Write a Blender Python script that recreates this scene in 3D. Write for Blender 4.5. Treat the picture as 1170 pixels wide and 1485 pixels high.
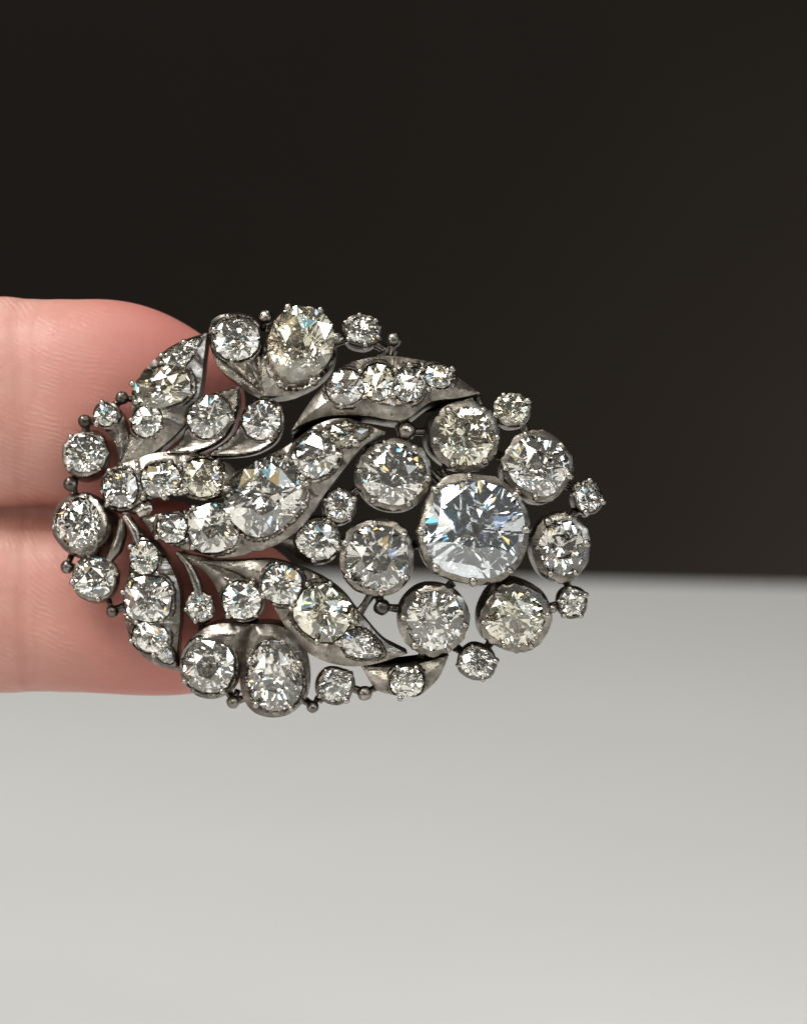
import bpy, bmesh, math, random
from mathutils import Vector, Matrix, noise
from mathutils.geometry import delaunay_2d_cdt

for o in list(bpy.data.objects):
    bpy.data.objects.remove(o)
scene = bpy.context.scene
C = scene.collection
R = math.radians
MM = 0.001

# ------------------------------------------------------------------ camera
PITCH = R(10.0)                      # looking a little down onto the table
DIST = 0.220                         # lens to brooch
CAM_H = 0.120                        # lens above the table top
cam_data = bpy.data.cameras.new('camera')
cam = bpy.data.objects.new('camera', cam_data)
C.objects.link(cam)
cam.location = (0, 0, CAM_H)
cam.rotation_euler = (R(90) - PITCH, 0, 0)
cam_data.sensor_fit = 'VERTICAL'
cam_data.sensor_height = 36.0
cam_data.sensor_width = 36.0
cam_data.lens = 36.0 * 220.0 / (1485 / 17.5)
cam_data.clip_start = 0.005
cam_data.clip_end = 50.0
cam_data.dof.use_dof = True
cam_data.dof.focus_distance = DIST - 0.0015
cam_data.dof.aperture_fstop = 31.0
scene.camera = cam

# ------------------------------------------------------------------ world: a dim, even room light
world = bpy.data.worlds.new('World')
scene.world = world
world.use_nodes = True
bg = world.node_tree.nodes['Background']
bg.inputs[0].default_value = (1.0, 0.97, 0.93, 1)
bg.inputs[1].default_value = 0.09

# ------------------------------------------------------------------ lamps
CENTRE = Vector((0, DIST * math.cos(PITCH), CAM_H - DIST * math.sin(PITCH)))   # middle of the picture, at the brooch

def lamp(name, loc, size, power, col=(1, 0.95, 0.87), sy=None, target=CENTRE):
    d = bpy.data.lights.new(name, 'AREA')
    d.shape = 'RECTANGLE' if sy else 'DISK'
    d.size = size
    if sy:
        d.size_y = sy
    d.energy = power
    d.color = col
    o = bpy.data.objects.new(name, d)
    C.objects.link(o)
    o.location = loc
    o.rotation_euler = (target - Vector(loc)).to_track_quat('-Z', 'Y').to_euler()
    return o

lamp('key_lamp', (-0.42, 0.02, 0.92), 0.36, 9.4, (1, 0.99, 0.965), sy=0.24, target=CENTRE + Vector((0, -0.10, 0)))
lamp('backdrop_fill', (0.27, 0.655, -0.20), 0.10, 3.2, (1, 0.90, 0.78), target=Vector((0.20, 0.76, 0.12)))   # added unseen lamp below table height, brightens the cloth's right side
lamp('ceiling_lamp', (0.30, 0.34, 1.25), 0.45, 2.0, (1, 0.94, 0.85), sy=0.16)
lamp('cool_fill', (0.75, -0.50, 0.50), 0.34, 1.2, (0.86, 0.94, 1.0), sy=0.45)  # added bluish lamp out of view, for cool flashes in the stones
lamp('soft_fill', (-0.62, -0.35, 0.38), 0.30, 1.2, (1, 0.93, 0.82), sy=0.20)  # this and the next: soft lamps added for broad reflections in the facets
lamp('soft_fill', (0.05, -0.62, 0.75), 0.22, 1.0, (1, 0.93, 0.82), sy=0.22)
_r = random.Random(11)
for _i in range(16):                                   # small lamps added behind and above the lens, for glints in the stones
    _az = R(-80 + 160 * ((_i * 0.618) % 1.0))
    _el = R(4 + 62 * ((_i * 0.381 + 0.2) % 1.0))
    _d = _r.uniform(0.65, 0.95)
    _p = CENTRE + Vector((math.sin(_az) * math.cos(_el), -math.cos(_az) * math.cos(_el), math.sin(_el))) * _d
    lamp('glint_lamp', _p, _r.uniform(0.035, 0.065), _r.uniform(0.06, 0.16), ((1, 0.97, 0.93), (1, 0.92, 0.76), (0.80, 0.93, 1.0))[_i % 3])

for _az, _el, _c, _w in ((-38, 22, (0.25, 0.72, 1.0), 0.16), (24, 40, (1.0, 0.72, 0.28), 0.15), (52, 12, (0.45, 0.62, 1.0), 0.18), (-62, 48, (1.0, 0.80, 0.42), 0.13), (-8, 58, (0.35, 0.80, 1.0), 0.12)):
    _p = CENTRE + Vector((math.sin(R(_az)) * math.cos(R(_el)), -math.cos(R(_az)) * math.cos(R(_el)), math.sin(R(_el)))) * 0.85
    lamp('fire_lamp', _p, _w, _w * _w * 4.6, _c)          # dim tinted lamps added to give the stones coloured flashes

# ------------------------------------------------------------------ render settings
scene.view_settings.view_transform = 'Standard'
scene.view_settings.look = 'None'
scene.view_settings.exposure = 0.0
scene.view_settings.gamma = 1.0
scene.render.engine = 'CYCLES'
cy = scene.cycles
cy.use_denoising = True
cy.denoising_prefilter = 'ACCURATE'
cy.denoising_input_passes = 'RGB_ALBEDO_NORMAL'
cy.max_bounces = 20
cy.transmission_bounces = 20
cy.glossy_bounces = 10
cy.diffuse_bounces = 4
cy.sample_clamp_indirect = 12.0
cy.blur_glossy = 0.3

# ------------------------------------------------------------------ materials
def new_mat(name):
    m = bpy.data.materials.new(name)
    m.use_nodes = True
    nt = m.node_tree
    nt.nodes.clear()
    out = nt.nodes.new('ShaderNodeOutputMaterial')
    return m, nt, out

def N(nt, kind, **kw):
    n = nt.nodes.new(kind)
    for k, v in kw.items():
        setattr(n, k, v)
    return n

def math_node(nt, op, a, b=None, c=None):
    n = nt.nodes.new('ShaderNodeMath')
    n.operation = op
    for i, v in enumerate((a, b, c)):
        if v is None:
            continue
        if isinstance(v, (int, float)):
            n.inputs[i].default_value = v
        else:
            nt.links.new(v, n.inputs[i])
    return n.outputs[0]

def ramp(nt, fac, stops):
    r = nt.nodes.new('ShaderNodeValToRGB')
    els = r.color_ramp.elements
    while len(els) < len(stops):
        els.new(0.5)
    for e, (p, c) in zip(els, stops):
        e.position = p
        e.color = (*c, 1) if len(c) == 3 else c
    nt.links.new(fac, r.inputs[0])
    return r.outputs[0]

def noise_node(nt, vec, scale, detail=4, rough=0.55):
    n = nt.nodes.new('ShaderNodeTexNoise')
    n.inputs['Scale'].default_value = scale
    n.inputs['Detail'].default_value = detail
    n.inputs['Roughness'].default_value = rough
    if vec is not None:
        nt.links.new(vec, n.inputs['Vector'])
    return n.outputs['Fac']

def silver_mat(name, lo, mid, hi, r0, r1):
    m, nt, out = new_mat(name)
    b = N(nt, 'ShaderNodeBsdfPrincipled')
    tc = N(nt, 'ShaderNodeTexCoord')
    n1 = noise_node(nt, tc.outputs['Object'], 640, 8, 0.72)
    n2 = noise_node(nt, tc.outputs['Object'], 2600, 4, 0.6)
    col = ramp(nt, n1, [(0.30, lo), (0.52, mid), (0.72, hi)])
    nt.links.new(col, b.inputs['Base Color'])
    b.inputs['Metallic'].default_value = 1.0
    rr = N(nt, 'ShaderNodeMapRange')
    rr.inputs['From Min'].default_value = 0.3
    rr.inputs['From Max'].default_value = 0.7
    rr.inputs['To Min'].default_value = r1
    rr.inputs['To Max'].default_value = r0
    nt.links.new(n1, rr.inputs['Value'])
    nt.links.new(rr.outputs[0], b.inputs['Roughness'])
    bp = N(nt, 'ShaderNodeBump')
    bp.inputs['Strength'].default_value = 0.35
    bp.inputs['Distance'].default_value = 0.00006
    mp = N(nt, 'ShaderNodeMapping')
    mp.inputs['Rotation'].default_value = (0, 0, 0.7)
    mp.inputs['Scale'].default_value = (1, 9, 1)
    nt.links.new(tc.outputs['Object'], mp.inputs['Vector'])
    n3 = noise_node(nt, mp.outputs[0], 900, 3, 0.6)
    nt.links.new(math_node(nt, 'ADD', n2, math_node(nt, 'MULTIPLY', n3, 0.8)), bp.inputs['Height'])
    nt.links.new(bp.outputs[0], b.inputs['Normal'])
    nt.links.new(b.outputs[0], out.inputs[0])
    return m

SILVER = silver_mat('tarnished_silver', (0.080, 0.070, 0.060), (0.265, 0.239, 0.207), (0.56, 0.515, 0.455), 0.18, 0.42)
DARK = silver_mat('blackened_silver', (0.06, 0.052, 0.046), (0.15, 0.135, 0.12), (0.34, 0.31, 0.28), 0.22, 0.40)
BRIGHT = silver_mat('rubbed_silver', (0.22, 0.20, 0.175), (0.48, 0.445, 0.40), (0.68, 0.64, 0.58), 0.15, 0.32)

def diamond_mat(name, tint, ior=2.42, spread=0.0):
    m, nt, out = new_mat(name)
    def glass(c, i):
        g = N(nt, 'ShaderNodeBsdfGlass')
        g.inputs['Color'].default_value = (*c, 1)
        g.inputs['Roughness'].default_value = 0.0
        g.inputs['IOR'].default_value = i
        return g.outputs[0]
    if not spread:
        nt.links.new(glass(tint, ior), out.inputs[0])
        return m
    a1 = N(nt, 'ShaderNodeAddShader')
    nt.links.new(glass((tint[0], tint[1] * 0.5, 0), ior - spread), a1.inputs[0])
    nt.links.new(glass((0, tint[1] * 0.5, tint[2]), ior + spread), a1.inputs[1])
    nt.links.new(a1.outputs[0], out.inputs[0])
    return m

GEM = {'w': diamond_mat('diamond_white', (0.99, 0.984, 0.965)),
       'y': diamond_mat('diamond_warm', (0.99, 0.978, 0.93)),
       'b': diamond_mat('diamond_ice', (0.975, 0.99, 1.0))}

# skin: pixel-free, in the hand's own millimetres (object coordinates are metres)
def skin_mat():
    m, nt, out = new_mat('skin')
    b = N(nt, 'ShaderNodeBsdfPrincipled')
    tc = N(nt, 'ShaderNodeTexCoord')
    co = tc.outputs['Object']
    sep = N(nt, 'ShaderNodeSeparateXYZ')
    nt.links.new(co, sep.inputs[0])
    X, Y = sep.outputs[0], sep.outputs[1]
    blot = noise_node(nt, co, 170, 6, 0.62)
    fine = noise_node(nt, co, 1500, 4, 0.6)
    # blood flush towards the fingertips (pressed pads)
    fl = N(nt, 'ShaderNodeMapRange')
    fl.interpolation_type = 'SMOOTHSTEP'
    fl.inputs['From Min'].default_value = -0.034
    fl.inputs['From Max'].default_value = -0.020
    nt.links.new(math_node(nt, 'ADD', X, math_node(nt, 'MULTIPLY', math_node(nt, 'SUBTRACT', blot, 0.5), 0.016)), fl.inputs['Value'])
    base = ramp(nt, blot, [(0.30, (0.53, 0.245, 0.205)), (0.52, (0.59, 0.315, 0.262)), (0.72, (0.63, 0.395, 0.33))])
    mx = N(nt, 'ShaderNodeMix', data_type='RGBA')
    nt.links.new(fl.outputs[0], mx.inputs['Factor'])
    nt.links.new(base, mx.inputs['A'])
    mx.inputs['B'].default_value = (0.53, 0.205, 0.17, 1)
    # paler ridge crowns, redder furrows and pores
    tone = N(nt, 'ShaderNodeMix', data_type='RGBA', blend_type='MULTIPLY')
    tone.inputs['Factor'].default_value = 1.0
    nt.links.new(mx.outputs['Result'], tone.inputs['A'])
    TONE = tone
    nt.links.new(tone.outputs['Result'], b.inputs['Base Color'])
    b.inputs['Subsurface Weight'].default_value = 0.35
    b.inputs['Subsurface Radius'].default_value = (1.0, 0.32, 0.18)
    b.inputs['Subsurface Scale'].default_value = 0.0014
    b.inputs['Roughness'].default_value = 0.46
    b.inputs['Specular IOR Level'].default_value = 0.42
    # friction ridges: arcs about one core per fingertip
    def arcs(core, pitch):
        d = N(nt, 'ShaderNodeVectorMath', operation='DISTANCE')
        fl2 = N(nt, 'ShaderNodeCombineXYZ')
        nt.links.new(X, fl2.inputs[0]); nt.links.new(Y, fl2.inputs[1])
        nt.links.new(fl2.outputs[0], d.inputs[0])
        d.inputs[1].default_value = (core[0], core[1], 0)
        w = noise_node(nt, co, 170, 3, 0.5)
        dd = math_node(nt, 'ADD', d.outputs['Value'], math_node(nt, 'MULTIPLY', w, 0.0020))
        s = math_node(nt, 'SINE', math_node(nt, 'MULTIPLY', dd, 2 * math.pi / pitch))
        return math_node(nt, 'MULTIPLY_ADD', s, 0.5, 0.5)
    up = arcs((-0.0240, 0.0262), 0.00042)
    lo = arcs((-0.0240, 0.0020), 0.00044)
    sel = math_node(nt, 'GREATER_THAN', Y, 0.0003)
    mxr = N(nt, 'ShaderNodeMix', data_type='FLOAT')
    nt.links.new(sel, mxr.inputs['Factor'])
    nt.links.new(lo, mxr.inputs['A']); nt.links.new(up, mxr.inputs['B'])
    patch = noise_node(nt, co, 240, 3, 0.6)
    pm = N(nt, 'ShaderNodeMapRange')
    pm.inputs['From Min'].default_value = 0.45
    pm.inputs['From Max'].default_value = 0.68
    nt.links.new(patch, pm.inputs['Value'])
    fade = N(nt, 'ShaderNodeMapRange')                  # ridges are worn away towards the tip
    fade.inputs['From Min'].default_value = -0.0295
    fade.inputs['From Max'].default_value = -0.0225
    fade.inputs['To Min'].default_value = 1.0
    fade.inputs['To Max'].default_value = 0.15
    nt.links.new(X, fade.inputs['Value'])
    vor = N(nt, 'ShaderNodeTexVoronoi', feature='DISTANCE_TO_EDGE')
    vor.inputs['Scale'].default_value = 2300
    wob = N(nt, 'ShaderNodeTexNoise')
    wob.inputs['Scale'].default_value = 900
    nt.links.new(co, wob.inputs['Vector'])
    wadd = N(nt, 'ShaderNodeVectorMath', operation='MULTIPLY_ADD')
    nt.links.new(wob.outputs['Color'], wadd.inputs[0])
    wadd.inputs[1].default_value = (0.0008, 0.0008, 0.0008)
    nt.links.new(co, wadd.inputs[2])
    nt.links.new(wadd.outputs[0], vor.inputs['Vector'])
    crease = math_node(nt, 'MULTIPLY', math_node(nt, 'MINIMUM', vor.outputs['Distance'], 0.20), 0.45)
    rid = math_node(nt, 'MULTIPLY', math_node(nt, 'MULTIPLY', mxr.outputs['Result'], pm.outputs[0]), fade.outputs[0])
    brk = N(nt, 'ShaderNodeMapRange')
    brk.inputs['From Min'].default_value = 0.38
    brk.inputs['From Max'].default_value = 0.56
    nt.links.new(noise_node(nt, co, 1000, 3, 0.6), brk.inputs['Value'])
    rid = math_node(nt, 'MULTIPLY', rid, brk.outputs[0])
    rid = math_node(nt, 'ADD', rid, crease)
    def fold(x0, wdt, dep, sc):
        n_ = noise_node(nt, co, sc, 2, 0.5)
        q = math_node(nt, 'ADD', X, math_node(nt, 'MULTIPLY_ADD', n_, 0.0030, -x0 - 0.0015))
        q = math_node(nt, 'ABSOLUTE', q)
        mr = N(nt, 'ShaderNodeMapRange', interpolation_type='SMOOTHSTEP')
        mr.inputs['From Max'].default_value = wdt
        mr.inputs['To Min'].default_value = -dep
        mr.inputs['To Max'].default_value = 0.0
        nt.links.new(q, mr.inputs['Value'])
        return mr.outputs[0]
    for f_ in (fold(-0.0322, 0.0007, 0.40, 90), fold(-0.0309, 0.0004, 0.16, 140)):
        rid = math_node(nt, 'ADD', rid, f_)
    h = math_node(nt, 'ADD', rid, math_node(nt, 'MULTIPLY', fine, 0.55))
    nt.links.new(ramp(nt, math_node(nt, 'MULTIPLY_ADD', rid, 0.5, 0.1), [(0.0, (0.90, 0.84, 0.83)), (0.20, (0.97, 0.95, 0.94)), (0.75, (1.05, 1.08, 1.08))]), TONE.inputs['B'])
    rmr = N(nt, 'ShaderNodeMapRange')
    rmr.inputs['To Min'].default_value = 0.36
    rmr.inputs['To Max'].default_value = 0.60
    nt.links.new(noise_node(nt, co, 600, 4, 0.6), rmr.inputs['Value'])
    nt.links.new(rmr.outputs[0], b.inputs['Roughness'])
    bp = N(nt, 'ShaderNodeBump')
    bp.inputs['Strength'].default_value = 0.42
    bp.inputs['Distance'].default_value = 0.00011
    nt.links.new(h, bp.inputs['Height'])
    nt.links.new(bp.outputs[0], b.inputs['Normal'])
    nt.links.new(b.outputs[0], out.inputs[0])
    return m
SKIN = skin_mat()

def plain_mat(name, c0, c1, scale, rough, bump=0.0, bscale=900, spec=0.5):
    m, nt, out = new_mat(name)
    b = N(nt, 'ShaderNodeBsdfPrincipled')
    tc = N(nt, 'ShaderNodeTexCoord')
    n = noise_node(nt, tc.outputs['Object'], scale, 4, 0.5)
    nt.links.new(ramp(nt, n, [(0.3, c0), (0.7, c1)]), b.inputs['Base Color'])
    b.inputs['Roughness'].default_value = rough
    b.inputs['Specular IOR Level'].default_value = spec
    if bump:
        bp = N(nt, 'ShaderNodeBump')
        bp.inputs['Strength'].default_value = bump
        bp.inputs['Distance'].default_value = 0.0004
        nt.links.new(noise_node(nt, tc.outputs['Object'], bscale, 3, 0.5), bp.inputs['Height'])
        nt.links.new(bp.outputs[0], b.inputs['Normal'])
    nt.links.new(b.outputs[0], out.inputs[0])
    return m

TABLE = plain_mat('white_laminate', (0.67, 0.668, 0.66), (0.71, 0.708, 0.70), 6, 0.42, 0.15)
BACK = plain_mat('black_cloth', (0.0066, 0.0053, 0.0044), (0.0098, 0.0080, 0.0065), 5, 0.85, 0.3, 700, 0.08)

# ------------------------------------------------------------------ helpers
def mesh_obj(name, verts, faces, mat, parent=None, smooth=None):
    me = bpy.data.meshes.new(name)
    me.from_pydata([tuple(v) for v in verts], [], faces)
    me.materials.append(mat)
    me.validate()
    if smooth is not None:
        me.polygons.foreach_set('use_smooth', [True] * len(me.polygons))
        me.set_sharp_from_angle(angle=R(smooth))
    me.update()
    o = bpy.data.objects.new(name, me)
    C.objects.link(o)
    if parent:
        o.parent = parent
    return o

# ------------------------------------------------------------------ the setting: table and backdrop
def slab(name, x0, x1, y0, y1, z0, z1, mat, bev, rotz=0.0, pivot=(0, 0)):
    bm = bmesh.new()
    bmesh.ops.create_cube(bm, size=1)
    for v in bm.verts:
        v.co = Vector(((x0 + x1) / 2 + v.co.x * (x1 - x0), (y0 + y1) / 2 + v.co.y * (y1 - y0), (z0 + z1) / 2 + v.co.z * (z1 - z0)))
    bmesh.ops.bevel(bm, geom=bm.edges[:], offset=bev, segments=4, affect='EDGES', profile=0.5)
    p = Vector((*pivot, 0))
    bmesh.ops.rotate(bm, cent=p, matrix=Matrix.Rotation(rotz, 3, 'Z'), verts=bm.verts)
    me = bpy.data.meshes.new(name)
    bm.to_mesh(me); bm.free()
    me.materials.append(mat)
    for f in me.polygons:
        f.use_smooth = True
    me.set_sharp_from_angle(angle=R(40))
    o = bpy.data.objects.new(name, me)
    C.objects.link(o)
    o['kind'] = 'structure'
    return o

EDGE_ANG = PITCH + math.atan((837 - 742.5) / 17.5 / 220)
EDGE_Y = CAM_H / math.tan(EDGE_ANG)
slab('tabletop', -0.75, 0.75, -0.20, EDGE_Y, -0.025, 0.0, TABLE, 0.003, R(-6.0), (0.03, EDGE_Y))
slab('backdrop', -2.2, 2.2, EDGE_Y + 0.16, EDGE_Y + 0.19, -0.75, 1.3, BACK, 0.004)

# ------------------------------------------------------------------ the brooch, laid out on its own face in millimetres
S = 17.5
def px(x, y):
    return ((x - 585) / S, (742.5 - y) / S)

def dome(x, y):
    """height of the brooch's face above its rim plane, mm"""
    ux, uy = (x + 6.5) / 25.0, (y - 0.2) / 20.0
    return 3.4 * (1 - 0.9 * ux * ux - 0.9 * uy * uy)

def dome_grad(x, y):
    e = 0.01
    return ((dome(x + e, y) - dome(x - e, y)) / (2 * e), (dome(x, y + e) - dome(x, y - e)) / (2 * e))

def dome_normal(x, y):
    gx, gy = dome_grad(x, y)
    return Vector((-gx, -gy, 1)).normalized()

brooch = bpy.data.objects.new('brooch', None)
C.objects.link(brooch)
brooch.location = CENTRE
brooch.rotation_euler = cam.rotation_euler
brooch.empty_display_size = 0.01
brooch['label'] = 'antique diamond spray brooch of tarnished silver leaves and round collets held in fingertips'
brooch['category'] = 'brooch'

rng = random.Random(7)

def outline_pt(th, rx, ry, n=2.0, pear=0.0):
    c, s = math.cos(th), math.sin(th)
    x = math.copysign(abs(c) ** (2 / n), c)
    y = math.copysign(abs(s) ** (2 / n), s)
    if pear:
        y *= (1 - pear * (0.5 + 0.5 * x) ** 1.6)
    return rx * x, ry * y

def gem_mesh(rx, ry, n, pear, seed, crown=0.40, pav=0.80, tab=0.44, cul=0.14):
    r = random.Random(seed)
    bm = bmesh.new()
    m = (rx * ry) ** 0.5
    def add(th, rho, z, j):
        x, y = outline_pt(th, rx, ry, n, pear)
        bm.verts.new((x * rho * (1 + r.uniform(-j, j)), y * rho * (1 + r.uniform(-j, j)), z * m * (1 + r.uniform(-j, j) * 0.5)))
    ph = r.uniform(-0.08, 0.08)
    NF = 8 if m > 2.3 else (6 if m > 1.25 else 5)
    K = 2 * math.pi / NF
    tx = r.uniform(-0.03, 0.03) * m
    for k in range(NF):
        add(k * K + ph, tab, crown, 0.05)
        add((k + .5) * K + ph, 0.76, crown * 0.60, 0.04)
        add((k + .5) * K + ph, 0.68, -pav * 0.40, 0.035)
        add(k * K + ph, cul, -pav, 0.10)
    for k in range(2 * NF):
        for z in (0.03, -0.03):
            x, y = outline_pt(k * K / 2 + ph, rx, ry, n, pear)
            bm.verts.new((x, y, z * m))
    for v in bm.verts:
        v.co.x += tx * 0.0
    res = bmesh.ops.convex_hull(bm, input=bm.verts[:])
    bad = [g for g in (res['geom_interior'] + res['geom_unused']) if isinstance(g, bmesh.types.BMVert)]
    if bad:
        bmesh.ops.delete(bm, geom=list(set(bad)), context='VERTS')
    # flat table: even out the table's corners
    bmesh.ops.dissolve_limit(bm, angle_limit=R(1.5), verts=bm.verts[:], edges=bm.edges[:])
    bmesh.ops.recalc_face_normals(bm, faces=bm.faces[:])
    bmesh.ops.scale(bm, vec=(MM, MM, MM), verts=bm.verts[:])
    me = bpy.data.meshes.new('diamond')
    bm.to_mesh(me); bm.free()
    return me

def frame_from_normal(nrm, rot=0.0):
    q = Vector((0, 0, 1)).rotation_difference(nrm)
    return q.to_matrix().to_4x4() @ Matrix.Rotation(rot, 4, 'Z')

def add_gem(parent, c, rx, ry, rot, n, pear, tint, nrm, seed, label=None, **kw):
    me = gem_mesh(rx, ry, n, pear, seed, **kw)
    me.materials.append(GEM[tint])
    o = bpy.data.objects.new('diamond', me)
    C.objects.link(o)
    o.parent = parent
    o.matrix_local = Matrix.Translation(Vector(c) * MM) @ frame_from_normal(nrm, rot)
    if label:
        o['label'] = label
    return o

# one claw, 1 mm nominal: x points inwards over the stone, shaft runs down the wall outside
def claw_mesh():
    path = [((-0.20, 0, -1.5), 0.24), ((-0.22, 0, -0.7), 0.33), ((-0.18, 0, -0.1), 0.40), ((-0.06, 0, 0.22), 0.47), ((0.14, 0, 0.36), 0.45), ((0.34, 0, 0.36), 0.32), ((0.46, 0, 0.30), 0.06)]
    verts, faces, K = [], [], 8
    for i, (p, r) in enumerate(path):
        a = Vector(path[max(0, i - 1)][0]); b = Vector(path[min(len(path) - 1, i + 1)][0])
        t = (b - a).normalized()
        side = Vector((0, 1, 0))
        up = t.cross(side)
        for k in range(K):
            th = 2 * math.pi * k / K
            verts.append(Vector(p) + side * (r * math.cos(th)) + up * (r * math.sin(th)))
    for i in range(len(path) - 1):
        for k in range(K):
            faces.append((i * K + k, i * K + (k + 1) % K, (i + 1) * K + (k + 1) % K, (i + 1) * K + k))
    faces.append(tuple(range(K - 1, -1, -1)))
    faces.append(tuple((len(path) - 1) * K + k for k in range(K)))
    me = bpy.data.meshes.new('claw')
    me.from_pydata([tuple(v * MM) for v in verts], [], faces)
    me.polygons.foreach_set('use_smooth', [True] * len(me.polygons))
    me.materials.append(BRIGHT)
    return me
CLAW = claw_mesh()

def add_claw(parent, pos, inward, nrm, size):
    o = bpy.data.objects.new('claw', CLAW)
    C.objects.link(o)
    o.parent = parent
    z = Vector(nrm)
    x = Vector(inward)
    x = (x - z * x.dot(z)).normalized()
    y = z.cross(x)
    m = Matrix((x, y, z)).transposed().to_4x4()
    s = size * rng.uniform(0.85, 1.15)
    o.matrix_local = Matrix.Translation(Vector(pos) * MM) @ m @ Matrix.Diagonal((s, s * rng.uniform(0.85, 1.2), s, 1))

def rot2(x, y, a):
    return x * math.cos(a) - y * math.sin(a), x * math.sin(a) + y * math.cos(a)

GEMSEED = [100]
SEED1 = 22
def collet(name, outer, orr, stone, srr, tint='w', rot=0, n=2.0, pear=0.0, claws=6, phase=0.3, T=2.6, lift=0.0, mat=SILVER, label=None, claw_size=0.62, rim=0.24, **kw):
    """a closed-back cup with its stone; everything measured on the brooch's face"""
    ox, oy = px(*outer); sx, sy = px(*stone)
    orx, ory = orr[0] / S, orr[1] / S
    fs = 0.965 if min(srr) < 70 else 0.985
    rx, ry = srr[0] / S * fs, srr[1] / S * fs
    rim = min(max((orx + ory - rx - ry) / 2 * 0.78, 0.15), 0.5)
    a = R(-rot)
    if T > 0.95 * max(rx, ry) + 0.9:
        T = 0.95 * max(rx, ry) + 0.9
    z0 = dome(sx, sy) + lift
    dx, dy = sx - ox, sy - oy
    bx, by = ox - dx * 0.7, oy - dy * 0.7
    nrm = Vector(((sx - bx) / T, (sy - by) / T, 1.0))
    if abs(dx) + abs(dy) < 0.12:
        g = dome_normal(sx, sy)
        nrm = Vector((g.x * 0.6, g.y * 0.6, 1))
    nrm.normalize()
    q = Vector((0, 0, 1)).rotation_difference(nrm).to_matrix()
    M = 48
    rings = []
    ph = rng.uniform(0, 6.28)
    def ring(cx, cyy, cz, ax, ay, z, tilt, jag=0.0):
        out = []
        for k in range(M):
            th = 2 * math.pi * k / M
            x, y = outline_pt(th, ax, ay, n, pear)
            x, y = rot2(x, y, a)
            w = 1 + 0.008 * math.sin(3 * th + ph) + 0.006 * math.sin(7 * th + 2 * ph) + jag * noise.noise(Vector((x * 3, y * 3, ph)))
            v = Vector((x * w, y * w, z))
            if tilt:
                v = q @ v
            out.append(Vector((cx, cyy, cz)) + v)
        return out
    ex, ey = (rx + rim), (ry + rim)
    bR = 0.90
    def mid(t):          # t: 0 rim .. 1 base
        return sx + (bx - sx) * t, sy + (by - sy) * t
    # the measured outer radii are an upright box; turned outlines use their mean
    if rot and n > 2.01:
        mo = (orx + ory) / 2
        orx_, ory_ = mo, mo
    else:
        orx_, ory_ = orx, ory
    for t, f, blend in ((1.0, 0.80, 1), (0.96, 0.88, 1), (0.75, 0.945, 1), (0.45, 0.985, 1), (0.20, 0.985, 0.6)):
        cx_, cy_ = mid(t)
        ax = orx_ * f * blend + (ex + 0.02) * (1 - blend)
        ay = ory_ * f * blend + (ey + 0.02) * (1 - blend)
        rings.append(ring(cx_, cy_, z0 - T * t, max(ax, ex * 0.8), max(ay, ey * 0.8), 0, t < 0.5))
    rings.append(ring(sx, sy, z0, ex + 0.02, ey + 0.02, -0.16, True, 0.05))
    rings.append(ring(sx, sy, z0, ex - 0.02, ey - 0.02, 0.02, True, 0.08))
    rings.append(ring(sx, sy, z0, rx + rim * 0.55, ry + rim * 0.55, 0.11, True, 0.12))
    rings.append(ring(sx, sy, z0, rx * 0.96, ry * 0.96, 0.12 + 0.03 * rx, True, 0.06))
    rings.append(ring(sx, sy, z0, rx * 1.015, ry * 1.015, 0.0, True))
    m_ = (rx * ry) ** 0.5
    pav = kw.get('pav', 0.80)
    rings.append(ring(sx, sy, z0, rx * 1.0, ry * 1.0, -0.10 * m_, True))
    rings.append(ring(sx, sy, z0, rx * 0.62, ry * 0.62, -0.56 * pav * m_ - 0.06, True))
    rings.append(ring(sx, sy, z0, rx * 0.18, ry * 0.18, -pav * m_ - 0.12, True))
    verts = [v * MM for rg in rings for v in rg]
    faces = []
    for i in range(len(rings) - 1):
        for k in range(M):
            faces.append((i * M + k, i * M + (k + 1) % M, (i + 1) * M + (k + 1) % M, (i + 1) * M + k))
    faces.append(tuple(range(M - 1, -1, -1)))
    L = (len(rings) - 1) * M
    faces.append(tuple(L + k for k in range(M)))
    o = mesh_obj(name, verts, faces, mat, brooch, 42)
    if label:
        o['label'] = label
    GEMSEED[0] += 1
    wob = Vector((rng.uniform(-.05, .05), rng.uniform(-.05, .05), 0))
    seed = kw.pop('seed', GEMSEED[0])
    add_gem(o, (sx, sy, z0 + 0.03), rx, ry, a, n, pear, tint, (nrm + wob).normalized(), seed, **kw)
    for k in range(claws):
        th = 2 * math.pi * k / claws + phase + rng.uniform(-0.12, 0.12)
        x, y = outline_pt(th, rx + 0.10, ry + 0.10, n, pear)
        x, y = rot2(x, y, a)
        p = Vector((sx, sy, z0)) + q @ Vector((x, y, 0.10))
        add_claw(o, p, q @ Vector((-x, -y, 0)), nrm, claw_size)
    return o

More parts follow.
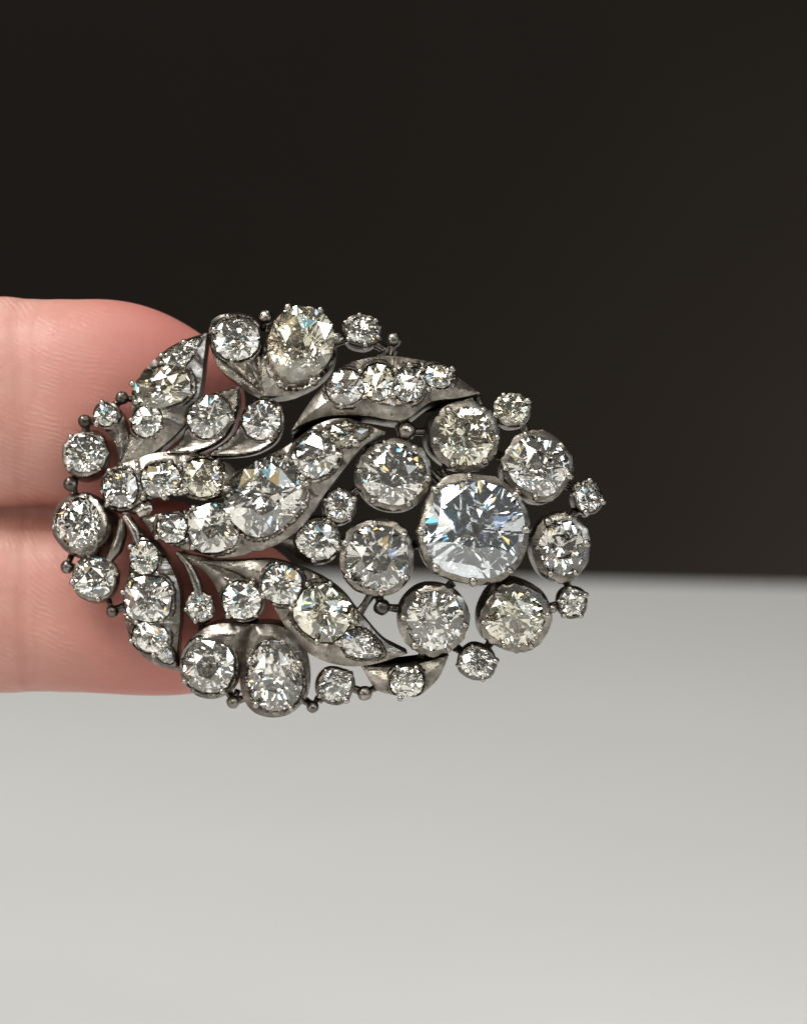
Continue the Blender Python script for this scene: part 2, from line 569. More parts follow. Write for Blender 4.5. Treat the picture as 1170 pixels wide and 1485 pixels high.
def smooth_outline(pts, corners=(), per=7):
    """closed Catmull-Rom through pixel points; indices in corners stay sharp"""
    P = [Vector(px(*p)) for p in pts]
    n = len(P)
    out = []
    for i in range(n):
        p0, p1, p2, p3 = P[i - 1], P[i], P[(i + 1) % n], P[(i + 2) % n]
        if i in corners:
            p0 = p1 + (p1 - p2) * 0.4
        if (i + 1) % n in corners:
            p3 = p2 + (p2 - p1) * 0.4
        for k in range(per):
            t = k / per
            out.append(0.5 * ((2 * p1) + (p2 - p0) * t + (2 * p0 - 5 * p1 + 4 * p2 - p3) * t * t + (3 * p1 - p0 - 3 * p2 + p3) * t ** 3))
    # even spacing, no doubles
    res = [out[0]]
    for v in out[1:]:
        if (v - res[-1]).length > 0.07:
            res.append(v)
    if (res[-1] - res[0]).length < 0.07:
        res.pop()
    area = sum(res[i - 1].x * res[i].y - res[i].x * res[i - 1].y for i in range(len(res)))
    if area < 0:
        res.reverse()
    return res

def leaf(name, pts, corners, stones, T=2.0, H=0.75, w=1.3, hollow=0.0, flute=None, lift=0.0, mat=SILVER, label=None, claw_size=0.55, draft=0.10, tiltv=(0, 0), rimw=0.30):
    """a pierced silver leaf: sculpted top with a seat cut for each stone, walls and a flat back.
    stones: (x, y, rx, ry, rot, n, pear, tint, claw angles)"""
    ol = smooth_outline(pts, corners)
    n = len(ol)
    segs = [(ol[i], ol[(i + 1) % n]) for i in range(n)]
    xs = [v.x for v in ol]; ys = [v.y for v in ol]
    ccx, ccy = sum(xs) / n, sum(ys) / n
    import numpy as np
    A = np.array([[a.x, a.y] for a, b in segs]); B = np.array([[b.x, b.y] for a, b in segs])
    AB = B - A; LL = (AB ** 2).sum(1)
    def dist(P):
        t = np.clip(((P[:, None, :] - A) * AB).sum(2) / LL, 0, 1)
        q = A + t[..., None] * AB
        return np.sqrt(((P[:, None, :] - q) ** 2).sum(2)).min(1)
    def inside(P):
        x, y = P[:, 0:1], P[:, 1:2]
        c = ((A[:, 1] > y) != (B[:, 1] > y)) & (x < (B[:, 0] - A[:, 0]) * (y - A[:, 1]) / (B[:, 1] - A[:, 1] + 1e-12) + A[:, 0])
        return c.sum(1) % 2 == 1
    st = []
    for s in stones:
        sx, sy = px(s[0], s[1])
        st.append((sx, sy, 1.04 * s[2] / S, 1.04 * s[3] / S, R(-s[4]), s[5], s[6], s[7], s[8], s[9] if len(s) > 9 else {}))
    gs = 0.14
    pl = []
    nx = int((max(xs) - min(xs)) / gs) + 2; ny = int((max(ys) - min(ys)) / gs) + 2
    for i in range(nx):
        for j in range(ny):
            pl.append((min(xs) + (i + 0.5 * (j % 2)) * gs + rng.uniform(-.02, .02), min(ys) + j * gs + rng.uniform(-.02, .02)))
    P = np.array(pl)
    P = P[inside(P)]
    P = P[dist(P) > 0.09]
    def norm_e(P, s):
        """0 at the stone's centre, 1 on its girdle, and mm beyond the girdle"""
        dx, dy = P[:, 0] - s[0], P[:, 1] - s[1]
        ca, sa = math.cos(-s[4]), math.sin(-s[4])
        u = (dx * ca - dy * sa) / s[2]; v = (dx * sa + dy * ca) / s[3]
        if s[6]:
            v = v / np.maximum(1 - s[6] * np.clip(0.5 + 0.5 * u, 0, 1.05) ** 1.6, 0.08)
        k = s[5]
        return (np.abs(u) ** k + np.abs(v) ** k) ** (1 / k)
    keep = np.ones(len(P), bool)
    extra = []
    for s in st:
        e = norm_e(P, s)
        keep &= ~((np.abs(e - 1.03) * min(s[2], s[3]) < 0.10))
        for f in (1.015, 1.10):
            for k in range(44):
                x, y = outline_pt(2 * math.pi * k / 44, s[2] * f, s[3] * f, s[5], s[6])
                x, y = rot2(x, y, s[4])
                extra.append((s[0] + x, s[1] + y))
    E = np.array(extra)
    if len(E):
        E = E[inside(E)]
    if len(E):
        E = E[dist(E) > 0.06]
    P = np.vstack([P[keep], E]) if len(E) else P[keep]
    co = [Vector((v.x, v.y)) for v in ol] + [Vector((p[0], p[1])) for p in P]
    edges = [(i, (i + 1) % n) for i in range(n)]
    vo, eo, fo, ovi, oei, ofi = delaunay_2d_cdt(co, edges, [list(range(n))], 1, 1e-5)
    V = np.array([[v.x, v.y] for v in vo])
    d = dist(V)
    t = np.clip(d / w, 0, 1)
    h = H * (0.8 * t + 0.2 * (1 - (1 - t) ** 2.0))
    if hollow:
        rimp = np.exp(-((d - 0.13) / 0.16) ** 2)
        h = H * 0.55 * (1 - (1 - np.clip(d / 0.3, 0, 1)) ** 2) - hollow * np.clip((d - 0.18) / 0.9, 0, 1) + rimp * 0.16
    if flute:
        fx, fy = px(flute[0], flute[1])
        ang = np.arctan2(V[:, 1] - fy, V[:, 0] - fx)
        rr = np.hypot(V[:, 1] - fy, V[:, 0] - fx)
        h += flute[3] * np.cos(ang * flute[2]) * np.clip(rr / 0.6, 0, 1) * np.clip((d - 0.1) / 0.3, 0, 1)
    gl = []
    for s in st:
        e = norm_e(V, s)
        m_ = (s[2] * s[3]) ** 0.5
        dc = float(dist(np.array([[s[0], s[1]]]))[0])
        g = H * min(dc / w, 1) if not hollow else H * 0.62
        g = max(g, 0.25) - 0.05
        gl.append(g)
        beyond = (e - 1.0) * m_
        rimh = g + 0.08 - np.clip(beyond - 0.05, 0, None) * 0.9
        zone = (beyond > 0) & (beyond < rimw)
        h = np.where(zone, np.maximum(h, rimh), h)
        near = np.clip((beyond - 0.0) / 0.25, 0, 1)
        h = np.where(beyond > 0, h, h)
    grains = []
    for s1, s2 in zip(st[:-1], st[1:]):
        ux, uy = s2[0] - s1[0], s2[1] - s1[1]
        LN = math.hypot(ux, uy); ux /= LN; uy /= LN
        r1 = (s1[2] * s1[3]) ** 0.5; r2 = (s2[2] * s2[3]) ** 0.5
        k = LN * r1 / (r1 + r2)
        mx, my = s1[0] + ux * k, s1[1] + uy * k
        al = (V[:, 0] - mx) * ux + (V[:, 1] - my) * uy
        ac = np.abs(-(V[:, 0] - mx) * uy + (V[:, 1] - my) * ux)
        h = h - 0.12 * np.exp(-(al / 0.15) ** 2) * (ac < 2.6)
        for sg in (-1, 1):
            q = 0.62 * min(r1, r2) + 0.22
            grains.append((mx - uy * sg * q, my + ux * sg * q))
    for s, g in zip(st, gl):
        e = norm_e(V, s)
        m_ = (s[2] * s[3]) ** 0.5
        cup = g - 0.14 - 1.02 * m_ * np.clip(1.0 - e, 0, 0.86)
        h = np.where(e < 1.03, np.minimum(h, cup), h)
    T = max(T, max([0.90 * (s[2] * s[3]) ** 0.5 - g + 0.40 for s, g in zip(st, gl)] or [0]))
    verts = []
    for (x, y), hh in zip(V, h):
        z = dome(x, y) + lift + (x - ccx) * tiltv[0] + (y - ccy) * tiltv[1] + hh + 0.03 * noise.noise(Vector((x * 1.6, y * 1.6, ccx)))
        verts.append(Vector((x, y, z)))
    faces = [tuple(f) for f in fo]
    # order of the outline among the output vertices
    idx = {}
    for i, src in enumerate(ovi):
        for k in src:
            if k < n:
                idx[k] = i
    ring = [idx[k] for k in range(n)]
    gx, gy = dome_grad(ccx, ccy)
    gx += tiltv[0]; gy += tiltv[1]
    prev = ring
    for depth, ins in ((0.16, -0.035), (T * 0.5, 0.02), (T * 0.93, draft), (T, draft + 0.12)):
        cur = []
        for k in range(n):
            a, b = ol[k - 1], ol[(k + 1) % n]
            tv = (b - a).normalized()
            inn = Vector((-tv.y, tv.x))
            v = verts[ring[k]]
            cur.append(len(verts))
            verts.append(Vector((v.x + inn.x * ins + gx * depth, v.y + inn.y * ins + gy * depth, v.z - depth)))
        for k in range(n):
            k2 = (k + 1) % n
            faces.append((prev[k], cur[k], cur[k2], prev[k2]))
        prev = cur
    faces.append(tuple(reversed(prev)))
    o = mesh_obj(name, [v * MM for v in verts], faces, mat, brooch, 24)
    if label:
        o['label'] = label
    nl = Vector((-gx, -gy, 1)).normalized()
    GP = np.array(grains) if grains else np.zeros((0, 2))
    for (x, y), ok in zip(grains, inside(GP) if len(GP) else ()):
        if ok:
            z = dome(x, y) + lift + (x - ccx) * tiltv[0] + (y - ccy) * tiltv[1] + min(gl) + 0.10
            add_claw(o, (x, y, z), (ccx - x, ccy - y, 0), nl, claw_size * 0.9)
    for s, g in zip(st, gl):
        GEMSEED[0] += 1
        z = dome(s[0], s[1]) + lift + (s[0] - ccx) * tiltv[0] + (s[1] - ccy) * tiltv[1] + g
        dn = dome_normal(s[0], s[1])
        cut = dict({'pav': 0.81, 'crown': 0.35}, **s[9])
        tl = cut.pop('tilt', (0, 0))
        nn = Vector((dn.x * 0.7 - tiltv[0] + tl[0] + rng.uniform(-.09, .09), dn.y * 0.7 - tiltv[1] + tl[1] + rng.uniform(-.09, .09), 1)).normalized()
        add_gem(o, (s[0], s[1], z), s[2], s[3], s[4], s[5], s[6], s[7], nn, GEMSEED[0], **cut)
        for ang in s[8]:
            th = R(-ang) - s[4]
            x, y = outline_pt(th, s[2] + 0.07, s[3] + 0.07, s[5], s[6])
            x, y = rot2(x, y, s[4])
            add_claw(o, (s[0] + x, s[1] + y, z + 0.08), (-x, -y, 0), nn, claw_size)
    return o

def tube(name, pts, radii, mat=DARK, seg=10, parent=brooch):
    P = [Vector(p) for p in pts]
    verts, faces = [], []
    for i, p in enumerate(P):
        t = (P[min(i + 1, len(P) - 1)] - P[max(i - 1, 0)]).normalized()
        side = t.cross(Vector((0, 0, 1)))
        if side.length < 1e-3:
            side = Vector((1, 0, 0))
        side.normalize()
        up = side.cross(t)
        for k in range(seg):
            th = 2 * math.pi * k / seg
            verts.append((p + (side * math.cos(th) + up * math.sin(th)) * radii[i]) * MM)
    for i in range(len(P) - 1):
        for k in range(seg):
            faces.append((i * seg + k, i * seg + (k + 1) % seg, (i + 1) * seg + (k + 1) % seg, (i + 1) * seg + k))
    faces.append(tuple(range(seg - 1, -1, -1)))
    faces.append(tuple((len(P) - 1) * seg + k for k in range(seg)))
    return mesh_obj(name, verts, faces, mat, parent, 50)

def bead(x, y, r, to=None, mat=SILVER, dz=-0.5):
    """a silver grain with its neck soldered to the neighbouring setting"""
    bx, by = px(x, y)
    z = dome(bx, by) + dz
    rr = r / S
    prof = []
    bm = bmesh.new()
    bmesh.ops.create_uvsphere(bm, u_segments=20, v_segments=12, radius=rr)
    for v in bm.verts:
        v.co *= 1 + 0.10 * noise.noise(v.co * 2.2 + Vector((x * .37, y * .37, 0)))
        v.co += Vector((bx, by, z))
    if to:
        tx, ty = px(*to)
        tz = dome(tx, ty) - 1.1
        a = Vector((bx, by, z - 0.1)); b = Vector((tx, ty, tz))
        d = (b - a).normalized()
        side = d.cross(Vector((0, 0, 1))).normalized(); up = side.cross(d)
        rings = []
        for t, k in ((0.0, 0.62), (0.45, 0.42), (1.0, 0.5)):
            c = a + (b - a) * t
            rings.append([bm.verts.new(c + (side * math.cos(2 * math.pi * j / 10) + up * math.sin(2 * math.pi * j / 10)) * rr * k) for j in range(10)])
        for i in range(2):
            for j in range(10):
                bm.faces.new((rings[i][j], rings[i][(j + 1) % 10], rings[i + 1][(j + 1) % 10], rings[i + 1][j]))
        bm.faces.new(rings[0][::-1]); bm.faces.new(rings[2])
        bmesh.ops.recalc_face_normals(bm, faces=bm.faces[:])
    bmesh.ops.scale(bm, vec=(MM, MM, MM), verts=bm.verts[:])
    me = bpy.data.meshes.new('bead')
    bm.to_mesh(me); bm.free()
    me.polygons.foreach_set('use_smooth', [True] * len(me.polygons))
    me.materials.append(mat)
    o = bpy.data.objects.new('bead', me)
    C.objects.link(o)
    o.parent = brooch
    return o

def link(p, q, r=6, dz=-1.6, mat=DARK, sag=0.3):
    a, b = px(*p), px(*q)
    pts, rad = [], []
    for k in range(7):
        t = k / 6
        x, y = a[0] + (b[0] - a[0]) * t, a[1] + (b[1] - a[1]) * t
        pts.append((x, y, dome(x, y) + dz - sag * math.sin(math.pi * t)))
        rad.append(r / S * (1 + 0.25 * abs(2 * t - 1)))
    return tube('link', pts, rad, mat)

def stem(pts, radii, mat=SILVER, dz=0.2, seg=12):
    """a forged stem through pixel points, radii in pixels"""
    P = [px(*p) for p in pts]
    out, rad = [], []
    m = len(P)
    for i in range(m - 1):
        p0, p1, p2, p3 = P[max(i - 1, 0)], P[i], P[i + 1], P[min(i + 2, m - 1)]
        for k in range(6):
            t = k / 6
            c = [0.5 * (2 * p1[j] + (p2[j] - p0[j]) * t + (2 * p0[j] - 5 * p1[j] + 4 * p2[j] - p3[j]) * t * t + (3 * p1[j] - p0[j] - 3 * p2[j] + p3[j]) * t ** 3) for j in (0, 1)]
            out.append((c[0], c[1], dome(*c) + dz)); rad.append((radii[i] + (radii[i + 1] - radii[i]) * t) / S)
    out.append((*P[-1], dome(*P[-1]) + dz)); rad.append(radii[-1] / S)
    return tube('stem', out, rad, mat, seg)

# ---- right-hand cluster of round collets
collet('collet', (684, 768), (80, 81), (685, 767), (74, 73), 'b', rot=12, n=2.4, claws=8, phase=0.25, T=3.4, lift=0.9,
       label='large centre collet with a pale icy cushion diamond', claw_size=0.75, tab=0.40, cul=0.15, rim=0.30, seed=SEED1)
collet('collet', (569, 690), (56, 55), (571, 689), (50, 47), 'w', claws=6, phase=0.9, cul=0.06)
collet('collet', (667, 633), (56, 53), (674, 634), (46, 45), 'y', claws=6, phase=0.05, cul=0.14)
collet('collet', (774, 679), (50, 53), (778, 676), (46, 44), 'w', rot=35, n=2.5, claws=5, phase=0.2, cul=0.16)
collet('collet', (808, 794), (44, 54), (812, 793), (36, 44), 'w', claws=6, phase=0.1, tab=0.48, cul=0.05, mat=SILVER)
collet('collet', (742, 889), (52, 54), (746, 896), (45, 42), 'y', rot=25, n=2.5, claws=6, phase=0.5, cul=0.14)
collet('collet', (626, 894), (53, 54), (629, 898), (45, 46), 'w', claws=6, phase=1.0, cul=0.12)
collet('collet', (547, 806), (54, 57), (547, 808), (48, 50), 'w', rot=0, n=2.3, claws=6, phase=0.55, cul=0.05)
collet('collet', (492, 736), (25, 27), (494, 733), (21, 22), 'w', claws=5, phase=1.55, T=2.0, claw_size=0.5, rim=0.18)
# small studs along the edge
for a_, b_, c_, d_, t_, cl_ in (((741, 598), (28, 25), (741, 595), (25, 22), 'y', 4), ((849, 723), (22, 26), (851, 721), (19, 23), 'w', 4),
                                ((828, 872), (22, 25), (829, 874), (19, 21), 'w', 5), ((690, 958), (30, 26), (691, 960), (26, 22), 'w', 4),
                                ((524, 484), (29, 26), (525, 481), (25, 21), 'w', 6), ((485, 993), (28, 29), (487, 993), (24, 25), 'w', 4)):
    collet('stud', a_, b_, c_, d_, t_, rot=rng.uniform(-25, 25), n=2.3, claws=cl_, phase=rng.uniform(0, 1.5), T=1.9, claw_size=0.5, rim=0.16, lift=-0.3, mat=DARK if t_ == 'w' else SILVER)
# left-hand edge
collet('collet', (127, 664), (35, 36), (127, 658), (31, 31), 'w', claws=4, phase=0.8, T=2.2, claw_size=0.5, rim=0.17)
collet('collet', (128, 765), (46, 48), (118, 758), (37, 41), 'w', rot=-40, n=2.15, claws=3, phase=2.6, T=2.5, claw_size=0.5, rim=0.26, mat=SILVER)
collet('collet', (141, 841), (34, 35), (141, 837), (31, 31), 'w', rot=12, n=2.3, claws=4, phase=0.4, T=2.1, claw_size=0.5, rim=0.16)

# ---- leaves and buds
leaf('leaf', [(176, 679), (190, 640), (195, 608), (196, 568), (222, 527), (262, 498), (302, 484), (298, 520), (294, 560), (284, 598), (256, 634), (215, 664)], (0, 6),
     [(284, 500, 12, 9, -40, 2.0, 0.5, 'w', ()), (262, 519, 24, 18, -35, 2.3, 0.3, 'w', (190, 60)), (240, 564, 40, 28, -15, 2.7, 0, 'y', (190, 150, 20)), (218, 613, 20, 22, 20, 2.3, 0, 'w', (190, 20))],
     T=2.2, H=0.8, w=1.6)
leaf('leaf', [(238, 660), (266, 640), (280, 600), (304, 576), (350, 562), (348, 598), (330, 636), (290, 657)], (0, 4),
     [(308, 606, 31, 28, -45, 2.3, 0, 'w', (10,))], T=1.8, hollow=0.25, H=0.8)
leaf('leaf', [(300, 663), (342, 632), (356, 598), (378, 580), (403, 584), (414, 610), (404, 640), (376, 658), (340, 664)], (0,),
     [(383, 611, 26, 28, 20, 2.0, 0, 'w', (60, 330))], T=1.8, hollow=0.2, H=0.8)
leaf('petal', [(305, 492), (309, 466), (330, 456), (356, 456), (376, 470), (382, 510), (384, 545), (392, 578), (366, 568), (334, 548), (316, 528)], (7,),
     [(346, 494, 32, 31, 0, 2.1, 0, 'w', (200, 100, 250))], T=2.4, flute=(388, 575, 26, 0.10), lift=-0.2)
leaf('petal', [(386, 577), (382, 540), (386, 495), (402, 465), (436, 452), (470, 464), (488, 496), (484, 530), (458, 558), (420, 574)], (0,),
     [(437, 506, 57, 49, 107, 2.15, 0.2, 'y', (250, 300, 350, 60, 120), {'pav': 0.86, 'tab': 0.38, 'cul': 0.14, 'tilt': (-0.05, -0.16)})], T=2.6, lift=0.2, claw_size=0.7,
     label='petal with a large warm cushion diamond')
leaf('leaf', [(426, 626), (446, 594), (474, 556), (505, 530), (556, 518), (604, 523), (640, 530), (662, 548), (694, 572), (664, 579), (624, 585), (584, 611), (530, 605), (480, 605), (446, 615)], (0, 8),
     [(502, 565, 26, 25, -10, 2.0, 0, 'w', (100,)), (549, 557, 22, 26, 0, 2.2, 0, 'y', (60,)), (594, 560, 21, 25, 10, 2.3, 0, 'w', (70, 270)), (635, 548, 20, 17, 10, 2.3, 0, 'w', (110, 330))],
     T=2.3, H=0.8, w=1.2, lift=0.3, tiltv=(0, -0.14))
leaf('leaf', [(338, 694), (372, 674), (420, 648), (462, 618), (504, 609), (558, 628), (524, 652), (492, 690), (468, 724), (446, 756), (416, 782), (372, 798), (346, 770), (334, 730)], (5,),
     [(389, 721, 56, 47, -42, 2.6, 0, 'w', (20, 150, 200, 330)), (460, 663, 31, 29, -40, 2.4, 0, 'w', (30, 300)), (504, 632, 31, 19, -12, 2.0, 0.45, 'y', (160, 60))],
     T=2.8, H=0.9, w=1.5, lift=0.7, claw_size=0.7, label='broad middle leaf with three graded diamonds')
leaf('leaf', [(204, 746), (232, 746), (270, 740), (305, 730), (340, 732), (356, 762), (372, 796), (330, 808), (290, 800), (250, 788), (222, 768)], (0,),
     [(315, 765, 35, 34, -10, 2.8, 0, 'w', (140, 230)), (255, 766, 21, 20, 0, 2.4, 0, 'w', (150, 230))], T=2.2, H=0.7, w=1.1, lift=0.25)
leaf('scroll', [(150, 700), (168, 680), (205, 664), (245, 656), (292, 659), (332, 672), (348, 692), (336, 716), (300, 726), (262, 718), (228, 722), (206, 742), (178, 744), (158, 728)], (),
     [(180, 709, 24, 26, 0, 2.4, 0, 'w', (60, 130, 240, 300)), (239, 697, 27, 23, -8, 2.6, 0, 'w', (50, 80, 290)), (298, 694, 28, 26, 0, 2.3, 0, 'y', (40, 140, 220, 310))],
     T=2.2, H=0.7, w=1.1, lift=0.1, label='arched scroll set with three diamonds')
leaf('leaf', [(182, 752), (196, 784), (191, 830), (183, 872), (187, 910), (202, 942), (226, 962), (263, 972), (260, 940), (264, 900), (264, 856), (250, 818), (225, 786)], (0, 7),
     [(214, 808, 20, 23, 0, 2.4, 0, 'w', (215,)), (219, 867, 33, 32, 0, 2.8, 0, 'w', (190, 350)), (222, 923, 25, 21, 20, 2.4, 0, 'w', (170,)), (244, 949, 14, 11, 45, 2.0, 0.3, 'w', ())],
     T=2.2, H=0.75, w=1.2)
collet('bud', (293, 881), (22, 25), (293, 879), (19, 20), 'w', claws=5, phase=0.7, T=1.7, claw_size=0.5, rim=0.16, lift=-0.2)
stem([(260, 800), (276, 818), (287, 842), (292, 862)], (3, 6, 8, 7), dz=-0.3)
leaf('bud', [(262, 802), (300, 808), (336, 822), (370, 838), (386, 866), (378, 892), (354, 900), (332, 888), (322, 862), (304, 832)], (0,),
     [(354, 869, 27, 26, 20, 2.1, 0, 'w', (45, 130, 240, 300))], T=1.9, H=0.7, w=0.9, lift=-0.2)
leaf('leaf', [(286, 812), (342, 813), (400, 812), (450, 828), (492, 852), (526, 892), (556, 926), (590, 946), (546, 960), (508, 964), (468, 955), (430, 930), (410, 896), (386, 858), (345, 828)], (0, 7),
     [(412, 846, 27, 27, 15, 2.4, 0, 'w', (60, 150, 260)), (471, 886, 40, 37, 40, 2.7, 0, 'y', (20, 110, 290)), (525, 933, 30, 21, 22, 2.0, 0.35, 'w', (180,))],
     T=2.3, H=0.8, w=1.5, lift=0.1)
leaf('leaf', [(524, 964), (560, 966), (602, 962), (650, 949), (634, 984), (604, 1008), (572, 1006), (546, 998)], (0, 3),
     [(590, 987, 23, 22, 0, 2.2, 0, 'w', (240, 300, 110))], T=1.8, H=0.75, w=1.2, lift=-0.3)
leaf('petal', [(266, 950), (282, 922), (310, 905), (342, 902), (372, 903), (358, 928), (352, 965), (342, 996), (314, 1012), (284, 1006), (266, 982)], (4,),
     [(306, 964, 36, 37, 10, 2.3, 0, 'w', (150, 250, 60))], T=2.4, H=0.75, w=0.9)
leaf('petal', [(372, 903), (408, 906), (436, 930), (450, 972), (446, 1008), (424, 1032), (396, 1039), (368, 1030), (352, 1002), (352, 958), (358, 924)], (0,),
     [(401, 977, 50, 40, 85 - 180, 2.15, 0.22, 'w', (60, 130, 200, 250, 290, 340))], T=2.4, H=0.75, w=0.9, lift=0.15, claw_size=0.6)
leaf('bud', [(404, 782), (432, 758), (462, 748), (486, 758), (495, 784), (484, 810), (458, 818), (430, 806)], (0,),
     [(462, 783, 30, 30, 180, 2.0, 0.25, 'w', (20, 100, 300))], T=1.9, H=0.7, w=0.8, lift=-0.5)
leaf('bud', [(176, 680), (172, 648), (156, 624), (140, 608), (144, 588), (162, 584), (178, 596), (188, 624), (188, 650)], (0,),
     [(157, 603, 16, 15, 30, 2.3, 0, 'w', (130, 30, 260))], T=1.7, H=0.8, w=0.9, claw_size=0.5, lift=-0.1)
stem([(180, 752), (179, 772), (172, 794), (160, 812)], (4, 9, 10, 6), dz=-0.5)
stem([(186, 748), (200, 768), (206, 790)], (5, 7, 4), mat=BRIGHT, dz=0.55)
stem([(206, 744), (216, 738), (226, 734)], (9, 11, 6), mat=BRIGHT, dz=0.35)

# ---- grains and the links soldered behind
for b_ in ((386, 461, 11, (382, 480)), (571, 494, 11, (566, 520)), (589, 626, 14, (580, 606)), (554, 879, 12, (550, 858)), (529, 1004, 11, (546, 996)),
           (454, 1024, 9, (462, 1010)), (339, 1017, 10, (346, 1000)), (165, 886, 9, (158, 868)), (179, 578, 10, (198, 580)), (125, 611, 10, (142, 612)),
           (105, 702, 11, (112, 690)), (99, 822, 10, (104, 806)), (800, 882, 7, (812, 876)), (836, 706, 8, (824, 712))):
    bead(b_[0], b_[1], b_[2], b_[3], mat=DARK if b_[0] < 200 else rng.choice((SILVER, DARK, SILVER)))
for p_, q_ in (((482, 500), (505, 492)), ((545, 500), (572, 516)), ((570, 500), (552, 520)), ((589, 626), (575, 650)), ((589, 626), (625, 628)), ((715, 615), (728, 605)),
               ((757, 612), (765, 632)), ((815, 700), (840, 715)), ((835, 740), (825, 755)), ((820, 842), (826, 858)), ((785, 882), (815, 876)), ((712, 930), (700, 946)),
               ((660, 938), (678, 950)), ((554, 879), (580, 882)), ((554, 879), (545, 855)), ((540, 860), (520, 890)), ((500, 993), (528, 1004)), ((440, 1014), (455, 1024)),
               ((462, 1015), (475, 1005)), ((620, 680), (640, 700)), ((600, 790), (620, 785)), ((640, 680), (650, 700)), ((720, 660), (740, 665)), ((740, 720), (760, 710)),
               ((758, 780), (780, 785)), ((655, 845), (640, 860)), ((720, 840), (730, 850)), ((480, 780), (510, 790)), ((505, 720), (525, 705)), ((470, 715), (485, 725)),
               ((620, 950), (628, 935)), ((125, 611), (150, 610)), ((179, 578), (165, 590)), ((125, 611), (125, 640)), ((105, 702), (110, 725)), ((99, 820), (120, 830)), ((165, 886), (190, 875)),
               ((150, 720), (175, 715)), ((339, 1017), (330, 1000)), ((339, 1017), (365, 1010)), ((385, 575), (388, 590)), ((370, 900), (365, 885)), ((292, 900), (296, 912)),
               ((520, 640), (540, 655)), ((572, 606), (588, 640)), ((690, 575), (700, 600)), ((545, 960), (535, 966)), ((610, 955), (615, 940))):
    link(p_, q_, r=5.5, dz=-1.2, sag=0.15)

# ------------------------------------------------------------------ the hand (left hand, palm side towards the lens)
def loft(bm, rings):
    vr = [[bm.verts.new(p) for p in r] for r in rings]
    K = len(vr[0])
    for i in range(len(vr) - 1):
        for k in range(K):
            bm.faces.new((vr[i][k], vr[i][(k + 1) % K], vr[i + 1][(k + 1) % K], vr[i + 1][k]))
    bm.faces.new(vr[0][::-1]); bm.faces.new(vr[-1])

def limb(bm, path, K=28, cap0=True, cap1=True, capl=1.0):
    """path: (pos, half width, half thickness); ends rounded"""
    P = [(Vector(p), a, b) for p, a, b in path]
    pts = []
    for i in range(len(P) - 1):
        p0, p1, p2, p3 = P[max(i - 1, 0)], P[i], P[i + 1], P[min(i + 2, len(P) - 1)]
        for k in range(8):
            t = k / 8
            c = 0.5 * ((2 * p1[0]) + (p2[0] - p0[0]) * t + (2 * p0[0] - 5 * p1[0] + 4 * p2[0] - p3[0]) * t * t + (3 * p1[0] - p0[0] - 3 * p2[0] + p3[0]) * t ** 3)
            s = t * t * (3 - 2 * t)
            pts.append((c, p1[1] + (p2[1] - p1[1]) * s, p1[2] + (p2[2] - p1[2]) * s))
    pts.append(P[-1])
    d1 = (pts[-1][0] - pts[-2][0]).normalized()
    d0 = (pts[0][0] - pts[1][0]).normalized()
    e = pts[-1]
    s_ = pts[0]
    full = []
    if cap0:
        for f in (0.98, 0.85, 0.6, 0.3):
            k = math.sqrt(1 - f * f)
            full.append((s_[0] + d0 * s_[2] * f * capl, s_[1] * k, s_[2] * k))
    full += pts
    if cap1:
        for f in (0.3, 0.6, 0.85, 0.98):
            k = math.sqrt(1 - f * f)
            full.append((e[0] + d1 * e[2] * f * capl, e[1] * k, e[2] * k))
    rings = []
    side = None
    for i, (c, a, b) in enumerate(full):
        t = (full[min(i + 1, len(full) - 1)][0] - full[max(i - 1, 0)][0]).normalized()
        if side is None:
            side = Vector((0, 1, 0))
        side = (side - t * side.dot(t)).normalized()
        up = t.cross(side)
        rings.append([c + side * (a * math.cos(2 * math.pi * k / K)) + up * (b * math.sin(2 * math.pi * k / K)) for k in range(K)])
    loft(bm, rings)

def fingertip(bm, tip, base_x, cy0, cy1, hw, ht, zc, capl, p, K=40):
    """last joint of a finger lying along x, tip at x = tip"""
    rings = []
    M = 60
    for i in range(M + 1):
        u = i / M
        u = 1 - (1 - u) ** 1.6
        x = base_x + (tip - base_x) * u
        yc = cy0 + (cy1 - cy0) * u
        c = (x - (tip - capl)) / capl
        f = 1.0 if c <= 0 else max(1 - min(c, 1) ** p, 0.0004) ** 0.5
        ft = 1.0 if c <= -0.3 else max(1 - min((c + 0.3) / 1.3, 1) ** (p * 1.15), 0.0004) ** 0.5
        cre = 1 - 0.016 * math.exp(-((x + 32.2) / 0.9) ** 2) - 0.012 * math.exp(-((x + 30.6) / 0.6) ** 2)
        bul = 1 + 0.03 * math.exp(-((x - tip + 12) / 7) ** 2)
        ring = []
        for k in range(K):
            th = 2 * math.pi * k / K
            cc, ss = math.cos(th), math.sin(th)
            yy = math.copysign(abs(cc) ** 0.80, cc); zz = math.copysign(abs(ss) ** 0.86, ss)
            z = zz * ht * ft * bul * cre
            z += -0.8 * (1 - ft)                      # tip falls back a little from the pad
            ring.append(Vector((x, yc + yy * hw * f * cre * (1 + 0.012 * math.sin(x * 0.5)), zc + z)))
        rings.append(ring)
    loft(bm, rings)

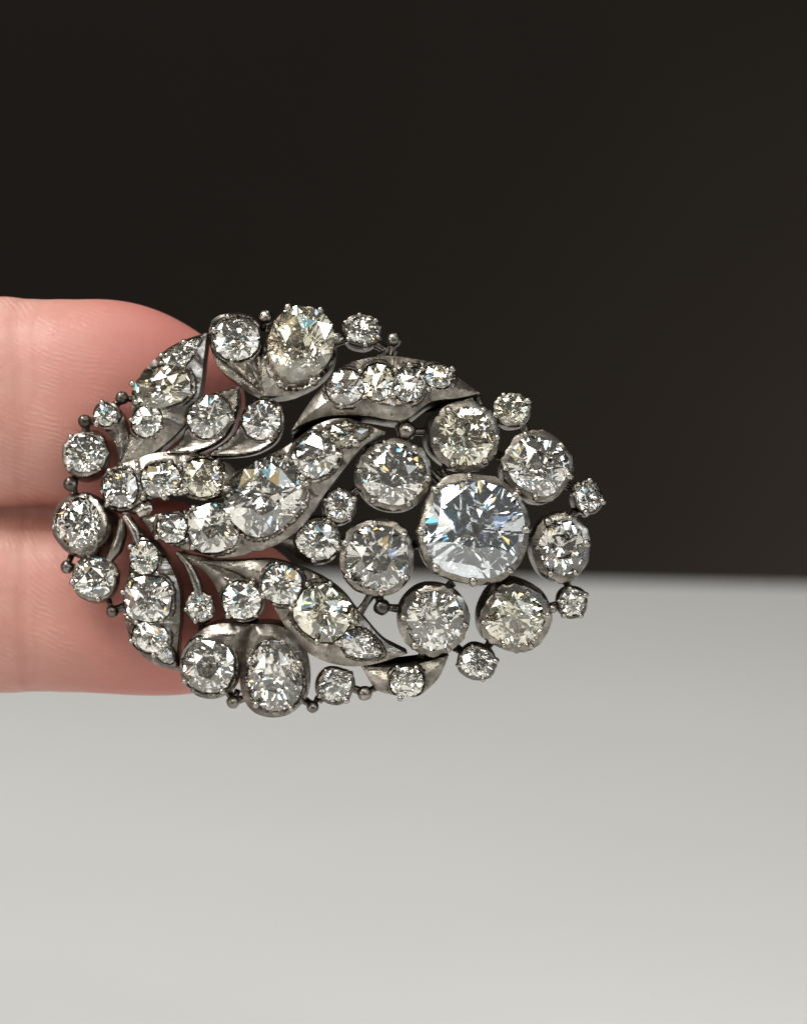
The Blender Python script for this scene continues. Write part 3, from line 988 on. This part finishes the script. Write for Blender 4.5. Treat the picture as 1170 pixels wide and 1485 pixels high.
bm = bmesh.new()
ZI, ZM = -7.9, -9.5
fingertip(bm, px(347, 0)[0], -40, px(0, 577)[1], px(0, 580)[1], 8.95, 7.2, ZI, 13.0, 1.75)
fingertip(bm, px(446, 0)[0], -40, px(0, 879)[1], px(0, 889)[1], 7.65, 7.0, ZM, 12.5, 2.0)
limb(bm, [((-37, 9.3, ZI), 9.0, 7.2), ((-50, 10.5, -10.5), 8.8, 7.6), ((-62, 12, -14), 9.8, 8.8), ((-85, 15, -14), 10.5, 9.5), ((-108, 18, -12), 11.5, 11.5)])
limb(bm, [((-37, -7.75, ZM), 7.65, 7.0), ((-50, -6.8, -11), 8.6, 7.6), ((-60, -6.2, -15), 9.6, 8.8), ((-85, -5, -15), 10.2, 9.5), ((-110, -4, -12), 11.5, 12)])
limb(bm, [((-56, 1.2, -12.5), 2.2, 4.0), ((-36, 0.3, -11.2), 1.6, 3.6), ((-21, -0.2, -10.8), 1.4, 3.0)])  # flesh web added deep between the fingers, blocks light through the gap
limb(bm, [((-112, -24, -12), 11.0, 11.5), ((-88, -25, -17), 10.0, 9.2), ((-72, -25, -16), 9.4, 8.8), ((-66, -24.5, -2), 8.6, 8.0), ((-74, -24, 8), 8.2, 7.4), ((-88, -23, 13), 7.6, 6.8)])
limb(bm, [((-118, -42, -12), 9.5, 10.5), ((-98, -43, -16), 8.8, 8.2), ((-86, -43, -14), 8.2, 7.8), ((-81, -42, -3), 7.4, 7.0), ((-88, -41, 6), 7.0, 6.4), ((-99, -40, 10), 6.6, 6.0)])
limb(bm, [((-182, 14, -8), 15, 15), ((-158, 30, -2), 14, 13.5), ((-132, 44, 6), 11.5, 11), ((-112, 50, 12), 10, 9.6), ((-98, 52, 15), 10, 8.6), ((-86, 53, 16), 8.6, 7.2)])
limb(bm, [((-112, 8, -12), 20, 12.5), ((-135, 4, -11), 24, 14), ((-165, -4, -11), 22, 15), ((-195, -9, -13), 18, 14)])
limb(bm, [((-114, -30, -12), 17, 12), ((-140, -30, -11), 20, 14), ((-168, -22, -11), 18, 15), ((-196, -14, -13), 15, 13.5)])
limb(bm, [((-185, -10, -13), 26, 16), ((-212, -15, -15), 26, 18), ((-260, -28, -18), 31, 25), ((-330, -48, -22), 37, 32)])
bmesh.ops.recalc_face_normals(bm, faces=bm.faces[:])
bmesh.ops.scale(bm, vec=(MM, MM, MM), verts=bm.verts[:])
me = bpy.data.meshes.new('hand')
bm.to_mesh(me); bm.free()
tmp = bpy.data.objects.new('hand_cage', me)
C.objects.link(tmp)
md = tmp.modifiers.new('remesh', 'REMESH')
md.mode = 'VOXEL'
md.voxel_size = 0.00036
sm = tmp.modifiers.new('smooth', 'SMOOTH')
sm.factor = 0.5
sm.iterations = 4
dg = bpy.context.evaluated_depsgraph_get()
hm = bpy.data.meshes.new_from_object(tmp.evaluated_get(dg))
bpy.data.objects.remove(tmp)
hm.polygons.foreach_set('use_smooth', [True] * len(hm.polygons))
hm.materials.clear()
hm.materials.append(SKIN)
hm.name = 'hand'
hand = bpy.data.objects.new('hand', hm)
C.objects.link(hand)
hand.location = CENTRE
hand.rotation_euler = cam.rotation_euler
hand['label'] = 'bare left hand, palm side forward, two fingertips carrying the diamond brooch'
hand['category'] = 'hand'
print('tris', sum(len(o.data.polygons) for o in scene.objects if o.type == 'MESH'))
